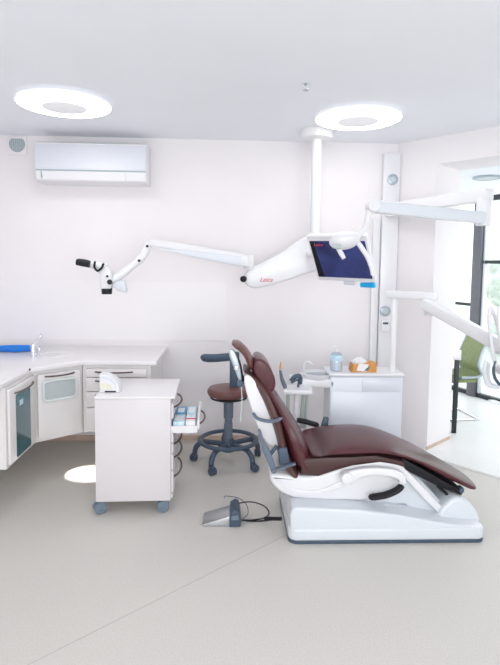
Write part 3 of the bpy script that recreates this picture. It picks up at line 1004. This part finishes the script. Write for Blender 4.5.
# holder head with tools
h0, h1 = at(283.5, 388, Y=YU - .12), at(314, 388, Y=YU - .12)
ho_ = obj('holder', prismZ([(h0.x, YU - .15), (h1.x - .02, YU - .17), (h1.x, YU - .05), (h1.x - .01, YU + .05), (h0.x + .01, YU)], .655, .69, .012, 3), plast_m, t)
for px in (288, 297, 303.5, 308):
    pA = at(px, 391, Y=YU - .10)
    pB = at(px - 1.5 + (px - 296) * -.18, 428, Y=YU - .06)
    obj('suction_tube', tube([pA, pA.lerp(pB, .5), pB], .013 if px != 297 else .02, 12), sage_m if px != 297 else plast_m, ho_)
tl = obj('syringe', tube(smooth_open([at(285.5, 388, Y=YU - .13), at(282, 379, Y=YU - .13), at(280.2, 370, Y=YU - .13)], 5), [.014, .015, .016, .016, .015, .014, .013, .012, .011, .010, .009], 10), slate2_m, ho_)
lab(obj('syringe_tip', tube([at(280.2, 369, Y=YU - .13), at(280.8, 361.5, Y=YU - .13)], [.009, .004], 8), orange_m, tl), 'orange syringe tip')
obj('handpiece', tube(smooth_open([at(291, 381, Y=YU - .1), at(295, 376.5, Y=YU - .1), at(300, 376.5, Y=YU - .1), at(300, 384, Y=YU - .1)], 5), .016, 10), slate_m, ho_)
obj('handpiece', tube(smooth_open([at(291, 383, Y=YU - .08), at(296, 380, Y=YU - .08), at(299, 381, Y=YU - .08), at(298, 387, Y=YU - .08)], 5), .010, 10), slate2_m, ho_)

# tissue box and bottle on the unit
zt = .7825
p0 = at(348.5, 371, Y=YU + .10)
p1 = at(374, 371, Y=YU + .10)
t = thing('tissue_box', 'orange and white tissue box on top of the dental unit', 'tissue box', (.5 * (p0.x + p1.x), YU + .11, zt))
tw = p1.x - p0.x
obj('box', prismY([(p0.x + .01, zt), (p1.x, zt), (p1.x, zt + .068), (p0.x + .125, zt + .07), (p0.x + .02, zt + .06)], YU + .03, YU + .15, .003), orange_m, t)
obj('printed_panel', prismY([(p0.x + .045, zt + .012), (p0.x + .12, zt + .006), (p0.x + .135, zt + .06), (p0.x + .06, zt + .066)], YU + .027, YU + .031), tissue_m, t)
obj('blue_leaf', prismY([(p0.x + .10, zt + .01), (p0.x + .13, zt + .014), (p0.x + .145, zt + .045), (p0.x + .118, zt + .032)], YU + .025, YU + .0275), slate2_m, t)
bm = BM()
lathe([(.055, .0), (.065, .01), (.05, .022), (.03, .032), (.012, .04), (0, .042)], Vector((p0.x + .075, YU + .09, zt + .062)), n=14, bm=bm)
for v in bm.verts:
    v.co += Vector((random.uniform(-.006, .006), random.uniform(-.006, .006), random.uniform(-.004, .004)))
obj('tissue', bm, tissue_m, t)
c = at(336, 369.5, Y=YU + .10)
c.z = zt
t = thing('bottle', 'clear pump bottle with pale blue label beside the tissue box', 'bottle', c)
bt_m = glass('clear_bottle', (.86, .91, .95), .15)
obj('body', lathe([(.0, .0), (.044, .001), (.046, .012), (.046, .11), (.036, .135), (.016, .145), (.0, .146)], c, n=32), bt_m, t)
obj('liquid', lathe([(.0, .004), (.041, .005), (.042, .012), (.042, .10), (.0, .10)], c, n=32), mat('clear_gel', (.84, .87, .90), .2), t)
obj('label', lathe([(.0466, .078), (.0472, .08), (.0472, .118), (.0466, .12)], c, n=32), label_m, t)
pu = obj('pump', lathe([(.018, .144), (.018, .162), (.008, .164), (.007, .185), (.0, .186)], c, n=20), plast_m, t)
obj('nozzle', tube([c + Vector((.012, 0, .183)), c + Vector((-.02, -.005, .184)), c + Vector((-.045, -.01, .174))], [.009, .008, .005], 10), plast_m, pu)

# ------------------------------------------------------------------ instrument arm (delivery system), standing on the unit
pT, pB = at(394.5, 291, Y=YU + .06), at(394.5, 368, Y=YU + .06)
t = thing('instrument_arm', 'white jointed instrument arm reaching right from the unit', 'instrument arm', (pT.x, YU + .06, zt))
obj('post', lathe([(.03, 0), (.03, .012), (.023, .016), (.023, pT.z - zt - .01), (.02, pT.z - zt)], Vector((pT.x, YU + .06, zt)), n=24), plast_m, t)
j1 = at(430, 296, Y=3.70)
st_ = Vector((pT.x, YU + .06, pT.z - .026))
obj('horizontal_arm', slab(frame_at(st_, (j1.x - st_.x, j1.y - st_.y, 0), (0, 0, 1)), [(p[0] + .13, p[1]) for p in rrect(.37, .056, .012)], -.03, .03, .006), plast_m, t)
jb = Vector((j1.x, j1.y, 0))
obj('elbow', lathe([(.0, 0), (.036, .002), (.04, .01), (.04, .115), (.036, .125), (.0, .127)], Vector((j1.x, j1.y, at(428, 316, Y=3.7).z)), n=28), plast_m, t)
eA, eB = at(428, 305, Y=3.64), at(515, 354, Y=3.05)
dirv = (eB - eA)
m = frame_at(eA, dirv, (0, 0, 1))
obj('spring_arm', slab(m, [(p[0] + dirv.length / 2 - .01, p[1]) for p in rrect(dirv.length + .06, .080, .028)], -.035, .035, .012, 3), plast_m, t)
hd = at(520, 372, Y=3.03)
dh = obj('delivery_head', box(hd.x - .03, hd.x + .35, 2.98, 3.28, hd.z - .06, hd.z + .0, .02, seg=3), plast_m, t)
obj('head_neck', bar((eB.x + .02, eB.y, eB.z - .03), (eB.x + .02, eB.y, hd.z - .02), .035, 20), plast_m, dh)
for px, Y_ in ((490.5, 3.12), (500, 3.06)):
    w = smooth_open([at(px + 24, 366, Y=Y_), at(px + 13, 340, Y=Y_), at(px + 4, 316, Y=Y_), at(px, 308, Y=Y_), at(px - 1.2, 318, Y=Y_), at(px + .3, 338, Y=Y_), at(px + 3, 356, Y=Y_), at(px + 6, 366, Y=Y_)], 5)
    obj('whip_hose', tube(w, .012, 10), plast_m, dh)
hz = smooth_open([at(486, 361, Y=3.05), at(484.5, 371, Y=3.05), at(487, 383, Y=3.05), at(493, 386.5, Y=3.05), at(500, 386, Y=3.05), at(510, 378, Y=3.05)], 5)
obj('hose', tube(hz, .0125, 10), coolw_m, dh)
obj('hose', tube(smooth_open([at(489, 363, Y=3.09), at(488, 374, Y=3.09), at(491, 384, Y=3.09), at(500, 385, Y=3.09), at(512, 376, Y=3.09)], 5), .010, 10), plast_m, dh)
obj('handpiece', tube(smooth_open([at(495.5, 361, Y=3.02), at(493.6, 369, Y=3.02), at(495, 378, Y=3.02), at(500, 385, Y=3.02)], 5), [.006] * 4 + [.009] * 12, 10), slate_m, dh)

# ------------------------------------------------------------------ operating light on its pole
YL = YB - .09
pt_ = at(392, 205, Y=YL)
LX = pt_.x
t = thing('operating_light', 'white dental operating light on a double arm from the wall duct', 'operating light', (LX, YL, pt_.z))
obj('wall_bracket', box(LX - .05, LX + .05, YL - .03, YB - .0605, pt_.z - .10, pt_.z + .01, .01), plast_m, t)
el = at(484, 207, Y=3.55)
a0 = Vector((LX, YL, pt_.z - .03))
dv = Vector((el.x - a0.x, el.y - a0.y, 0))
obj('horizontal_arm', slab(frame_at(a0, dv, (0, 0, 1)), [(p[0] + dv.length / 2, p[1]) for p in rrect(dv.length + .09, .088, .02)], -.04, .04, .008, 3), plast_m, t)
obj('elbow', lathe([(.0, -.09), (.046, -.088), (.05, -.08), (.05, .09), (.046, .10), (.0, .102)], Vector((el.x, el.y, at(484, 213, Y=3.55).z)), n=28), plast_m, t)
sA, sB = at(481, 218, Y=3.50), at(372.5, 206.5, Y=3.36)
dv = sB - sA
m = frame_at(sA, dv, (0, 0, -1))
obj('spring_arm', slab(m, [(p[0] + dv.length / 2, p[1]) for p in rrect(dv.length + .04, .078, .02)], -.034, .034, .010, 3), coolw_m, t)
obj('end_joint', lathe([(.0, -.045), (.038, -.043), (.042, -.03), (.042, .03), (.038, .043), (.0, .045)], sB, (0, -1, 0.1), 28), plast_m, t)
nk = smooth_open([sB, at(368.5, 214, Y=3.36), at(366, 226, Y=3.36), at(359, 235, Y=3.36), at(351, 239, Y=3.36)], 5)
obj('neck', tube(nk, .020, 14), plast_m, t)
lc = at(344.5, 240.5, Y=3.36)
bm = BM()
bmesh.ops.create_uvsphere(bm, u_segments=32, v_segments=18, radius=1)
bmesh.ops.transform(bm, matrix=frame_at(lc, at(360, 237, Y=3.36) - at(330, 241, Y=3.36), (0, .35, 1)) @ Matrix.Diagonal((.100, .058, .075, 1)), verts=bm.verts)
lh = obj('lamp_head', bm, plast_m, t)
obj('lens_strip', tube([at(333, 246, Y=3.30), at(341, 247.5, Y=3.30)], .014, 12), recess_m, lh)
obj('grip', tube([at(338, 248, Y=3.32), at(341.5, 254, Y=3.31), at(344, 258.5, Y=3.30)], [.015, .016, .013], 14), plast_m, lh)
obj('grip', tube(smooth_open([at(356, 240, Y=3.36), at(361, 247, Y=3.36), at(368, 258, Y=3.36), at(371.5, 268, Y=3.36), at(373, 275, Y=3.36)], 5), [.017] * 8 + [.016] * 6 + [.014] * 7, 12), plast_m, lh)

# ------------------------------------------------------------------ monitor
YM = 3.74
# screen corners: right end nearer, bottom farther (tilted down towards the patient)
sc_ = 520 / 3.74
TLc = at(307, 240.5, Y=3.86)
TRc = at(361.5, 240.5, Y=3.86 - .26)
BLc = at(319, 276.5, Y=3.86 + .13)
xd = (TRc - TLc)
yd = (TLc - BLc)
m = frame_at(BLc, xd, yd)
W = at(373, 276.5, Y=3.86 + .13 - .26)
Wm = (W - BLc).dot(xd.normalized())
Hm = yd.length * .985
t = thing('monitor', 'tilted white-framed monitor with dark blue screen under the light', 'monitor', BLc + xd * .5 + yd * .5)
g = .012
obj('bezel', slab(m, [(p[0] + Wm / 2, p[1] + Hm / 2 + .004) for p in rrect(Wm + .03, Hm + .075, .014)], -.045, -.001, .006, 3), plast_m, t)
sc2 = obj('screen', slab(m, [(p[0] + Wm / 2, p[1] + Hm / 2) for p in rrect(Wm, Hm, .004)], -.004, .0015), screen_m, t)
obj('logo', text_bm('Leica', .036, m @ Matrix.Translation((.028, Hm - .042, .0025))), red_m, sc2, smooth=False)
obj('side_strip', slab(m, [(0, 0), (.05, 0), (.03, Hm), (0, Hm)], .0015, .0025), dark_m, sc2)
obj('control_strip', slab(m, [(p[0] + Wm * .55, p[1] - .052) for p in rrect(.09, .03, .006)], -.03, .0, .003), bluew_m, t)
ct = slab(m, [(Wm * .74, -.085), (Wm + .0, -.085), (Wm + .0, -.03), (Wm - .02, -.03), (Wm - .024, -.052), (Wm * .74, -.055)], -.03, -.004, .002)
lab(obj('clip', ct, cyan_m, t), 'bright cyan clip under the screen')
bk = m @ Vector((Wm / 2, Hm / 2, -.045))
obj('mount_arm', tube(smooth_open([bk, bk + Vector((-.01, .08, .01)), at(312, 254, Y=4.08), at(309, 254, Y=4.128)], 5), .022, 12), plast_m, t)

# ------------------------------------------------------------------ surgical microscope on the ceiling pole
YP = 4.2
fl = at(317, 129, Y=YP)
PX = fl.x
t = thing('microscope', 'white surgical microscope on jointed arms hung from a ceiling pole', 'microscope', (PX, YP, H))
obj('ceiling_flange', lathe([(.0, H), (.135, H), (.135, H - .045), (.125, H - .062), (.05, H - .07), (.0, H - .07)], Vector((PX, YP, 0)), n=48), plast_m, t)
zp = at(312, 250, Y=YP).z
obj('pole', lathe([(.0, H - .06), (.040, H - .06), (.040, zp), (.0, zp)], Vector((PX, YP, 0)), n=28), plast_m, t)
obj('pole_cable', tube([(PX - .046, YP - .01, H - .4), (PX - .05, YP - .02, 2.1), (PX - .046, YP - .02, 1.85)], .005, 8), bluew_m, t)
ba = XZ([(244.5, 275), (249, 268.5), (262, 263), (286, 250), (302, 238.5), (320, 236.5), (322, 266), (308, 273), (285, 281), (259, 288), (250, 287), (245, 283)], 4.15)
bo_ = obj('balance_arm', prismY(smooth_closed(ba, 2), 4.13, 4.24, .02, 3), plast_m, t)
lp = at(259.5, 281.5, Y=4.13)
obj('logo', text_bm('Leica', .05, frame_at(lp + Vector((0, -.003, 0)), (1, 0, -.02), (0, 0, 1))), red_m, bo_, smooth=False)
obj('lock_knob', lathe([(.024, 0), (.026, .02), (.022, .032), (0, .034)], at(244, 279, Y=4.13), (-.4, -1, 0), 20), dark_m, bo_)
obj('pivot', lathe([(.0, -.05), (.038, -.05), (.042, -.04), (.042, .05), (.036, .06), (.0, .06)], at(248.5, 263, Y=4.14), n=24), plast_m, bo_)
# swing arm: upper cover and pale blue lower cover
sa = XZ([(150, 239), (160, 240), (200, 246.5), (240, 253.5), (248, 256), (249, 266.5), (243, 266.5), (240, 262), (200, 254), (150, 246)], 4.05)
so = obj('swing_arm', prismY(sa, 4.02, 4.10, .01, 2), plast_m, t)
sl = XZ([(156, 248.2), (200, 251.5), (241, 256), (243.5, 265.8), (238, 266), (200, 258.5)], 4.03)
obj('swing_arm_cover', prismY(sl, 4.005, 4.09, .006, 2), bluew_m, so)
lk = smooth_open([at(148.5, 242.5, Y=4.05), at(146.5, 250, Y=4.04), at(143, 256, Y=4.03), at(138.5, 261, Y=4.02)], 4)
obj('link', tube(lk, .030, 14), plast_m, t)
for px, py in ((147.3, 246.2), (139.2, 260.7)):
    obj('screw_cap', lathe([(.010, 0), (.010, .008), (0, .009)], at(px, py, Y=4.008 if px > 145 else 3.985), (0, -1, 0), 16), dark_m, t)
obj('carrier_arm', tube(smooth_open([at(139.5, 260.5, Y=4.02), at(131, 267, Y=4.0), at(121, 275, Y=3.98), at(112, 280.5, Y=3.97)], 4), [.027] * 6 + [.031] * 7, 14), plast_m, t)
bw = XZ([(101.5, 269), (108, 265.5), (112.5, 270), (113, 280), (111.5, 288.5), (102, 288.5), (101, 278)], 3.95)
bd = obj('body', prismY(bw, 3.89, 4.01, .015, 3), plast_m, t)
obj('binocular_tube', tube([at(105, 270, Y=3.95), at(98, 266.5, Y=3.95), at(88, 263.5, Y=3.95)], [.05, .036, .026], 20), plast_m, bd)
ey = obj('eyepiece', tube([at(89.8, 264.3, Y=3.91), at(83, 263, Y=3.91), at(76.5, 262, Y=3.91)], [.026, .027, .023], 18), dark_m, bd)
ey = obj('eyepiece', tube([at(89.8, 263.8, Y=4.0), at(83, 262.5, Y=4.0), at(77.5, 261.5, Y=4.0)], [.026, .027, .023], 18), dark_m, bd)
obj('grip_ring', tube(smooth_open([at(95, 261.5, Y=3.9), at(94.5, 267, Y=3.885), at(97.5, 270.8, Y=3.88), at(101.5, 268, Y=3.88), at(103.6, 263.5, Y=3.89)], 5), .0085, 10), dark_m, bd)
obj('focus_knob', lathe([(.018, -.01), (.020, .012), (.016, .022), (0, .024)], at(109.7, 282, Y=3.895), (0.2, -1, 0), 20), dark_m, bd)
obj('screw_cap', lathe([(.009, 0), (.009, .008), (0, .009)], at(107.4, 276.3, Y=3.89), (0, -1, 0), 16), dark_m, bd)
p0 = at(106.8, 287.5, Y=3.95)
p1 = at(106.8, 294, Y=3.95)
obj('objective', lathe([(.036, 0), (.040, -.005), (.038, p1.z - p0.z), (.0, p1.z - p0.z)], p0, n=28), dark_m, bd)
sd = XZ([(112.5, 285), (118, 280.5), (125, 280), (127.8, 290), (126.5, 292.5), (118, 290.5)], 3.97)
obj('side_scope', prismY(sd, 3.93, 4.0, .012, 3), bluew_m, bd)

# ------------------------------------------------------------------ next room furniture
zf2 = .016
# desk
dc = Vector((2.155, 4.69, 0))
ddx = Vector((.42, .908, 0)).normalized()
ddy = Vector((-ddx.y, ddx.x, 0))
dm = frame_at((dc.x, dc.y, zf2), ddx, ddy)
t = thing('desk', 'white-topped desk with black legs just inside the next room', 'desk', dm @ Vector((.2, .2, 0)))
obj('desktop', add_box(BM(), 0, .40, 0, .42, .70, .735, .004, dm), white_m, t)
for x, y in ((.03, .035), (.37, .035), (.03, .385), (.37, .385)):
    obj('leg', add_box(BM(), x - .022, x + .022, y - .022, y + .022, 0, .699, .003, dm), frame_m, t)
# green chair
ca_, cb_ = at(465, 333, Y=5.48), at(484.5, 344.5, Y=5.12)
bx = (cb_ - ca_)
bx.z = 0
bx = bx.normalized()
fwd = Vector((bx.y, -bx.x, 0))
if fwd.x > 0:
    fwd = -fwd
mid = .5 * (ca_ + cb_)
half = (Vector((cb_.x, cb_.y, 0)) - Vector((ca_.x, ca_.y, 0))).length / 2
o0 = Vector((mid.x, mid.y, zf2))
t = thing('office_chair', 'green mesh cantilever chair behind the desk in next room', 'chair', o0 + fwd * .25)
secs = []
prof = [(.25, .50), (.09, .505), (.03, .53), (.05, .58), (.07, .64), (.045, .75), (.0, .86), (-.02, .91)]
pf = smooth_open([Vector((p[0], p[1] * (.5 * (ca_.z + cb_.z) + .01) / .91, 0)) for p in prof], 5)
bm = BM()
rs0, rs1 = [], []
for v in pf:
    for off, lst in ((0, rs0), (.018, rs1)):
        lst.append([o0 + fwd * (v.x - off) + bx * s * half + Vector((0, 0, v.y - zf2 - (off if v.x > .1 else 0))) for s in (-1, -.5, 0, .5, 1)])
allr = [a + c[::-1] for a, c in zip(rs0, rs1)]
rings(bm, allr)
obj('back_mesh', bm, green_m, t)
for s in (-1, 1):
    obj('side_rail', tube([o0 + fwd * (v.x - .009) + bx * s * (half + .012) + Vector((0, 0, v.y - zf2)) for v in pf], .013, 8), silver_m, t)
obj('seat', slab(frame_at(o0 + fwd * .25 + Vector((0, 0, .43)), bx, fwd), rrect(2 * half, .40, .03), -.0, .04, .012), green_m, t)
for s in (-1, 1):
    pts = [o0 + fwd * .45 + bx * s * half + Vector((0, 0, .425)), o0 + fwd * .45 + bx * s * half + Vector((0, 0, .3)), o0 + fwd * .45 + bx * s * half + Vector((0, 0, .05)), o0 + fwd * .44 + bx * s * half + Vector((0, 0, .012)), o0 + fwd * .02 + bx * s * half + Vector((0, 0, .012))]
    obj('leg', tube(smooth_open(pts, 5), .011, 8), chrome_m, t)
obj('foot_bar', bar(o0 + fwd * .02 - bx * half + Vector((0, 0, .012)), o0 + fwd * .02 + bx * half + Vector((0, 0, .012)), .011, 8), chrome_m, t)
# pale foot plate at the frame's right edge
c = at(503, 402, Z=zf2)
t = thing('floor_stand', 'white round stand foot on the floor at right edge of frame', 'stand', c)
obj('foot_plate', lathe([(.0, .0), (.16, .0), (.16, .012), (.12, .03), (.03, .05), (.0, .05)], c, n=40), plast_m, t)
obj('upright', bar(c + Vector((0, 0, .04)), c + Vector((0, 0, .75)), .02, 16), plast_m, t)

# shrub outside
bm = BM()
for k in range(60):
    mtx = Matrix.Translation((5.0 + random.uniform(-.1, 1.0), 9.0 + random.uniform(-.3, .5), random.uniform(.05, 1.75))) @ Matrix.Scale(random.uniform(.1, .25), 4)
    bmesh.ops.create_icosphere(bm, subdivisions=2, radius=1, matrix=mtx)
for v in bm.verts:
    v.co += Vector([random.uniform(-.03, .03) for _ in range(3)])
sh = obj('shrub', bm, shrub_m)
rebase(sh, (5.4, 9.1, -.01))
tag(sh, 'pale green shrub outside beyond the dark-framed glass', 'shrub')

# ------------------------------------------------------------------ light
w = bpy.data.worlds.new('sky')
SC.world = w
w.use_nodes = True
bg = w.node_tree.nodes['Background']
bg.inputs[0].default_value = (.93, .97, 1, 1)
bg.inputs[1].default_value = 1.6


def area(name, loc, rot, sx, sy, power, col=(1, 1, 1)):
    l = bpy.data.lights.new(name, 'AREA')
    l.shape = 'RECTANGLE'
    l.size, l.size_y = sx, sy
    l.energy = power
    l.color = col
    o = bpy.data.objects.new(name, l)
    COL.objects.link(o)
    o.location = loc
    o.rotation_euler = rot
    return o


# daylight entering by the big window behind the camera and by the next room's glazing
area('window_daylight', (.5, YF + .01, 1.5), (R(90), 0, 0), 3.9, 1.9, 72, (.95, .98, 1))
area('hall_daylight', (4.2, 5.4, 2.5), (R(0), 0, 0), 2.5, 2.5, 45, (.97, 1, 1))
# added spot lamp standing in for sun on the floor under the cabinets
l = bpy.data.lights.new('sun_patch_spot', 'SPOT')
l.energy = 9000
l.spot_size = R(1.25)
l.spot_blend = .12
l.shadow_soft_size = .01
l.color = (1, .97, .92)
o = bpy.data.objects.new('sun_patch_spot', l)
COL.objects.link(o)
src = Vector((-1.02, YF + .1, 2.42))
tgt = Vector((-1.03, 3.84, 0))
o.location = src
o.scale = (2.9, 1, 1)
o.rotation_euler = (tgt - src).to_track_quat('-Z', 'Y').to_euler()

vs = SC.view_settings
vs.view_transform = 'Standard'
vs.look = 'None'
vs.gamma = 1
vs.use_curve_mapping = False
vs.exposure = 0.2
SC.display_settings.display_device = 'sRGB'
SC.cycles.use_denoising = True
SC.cycles.max_bounces = 10
SC.cycles.diffuse_bounces = 6
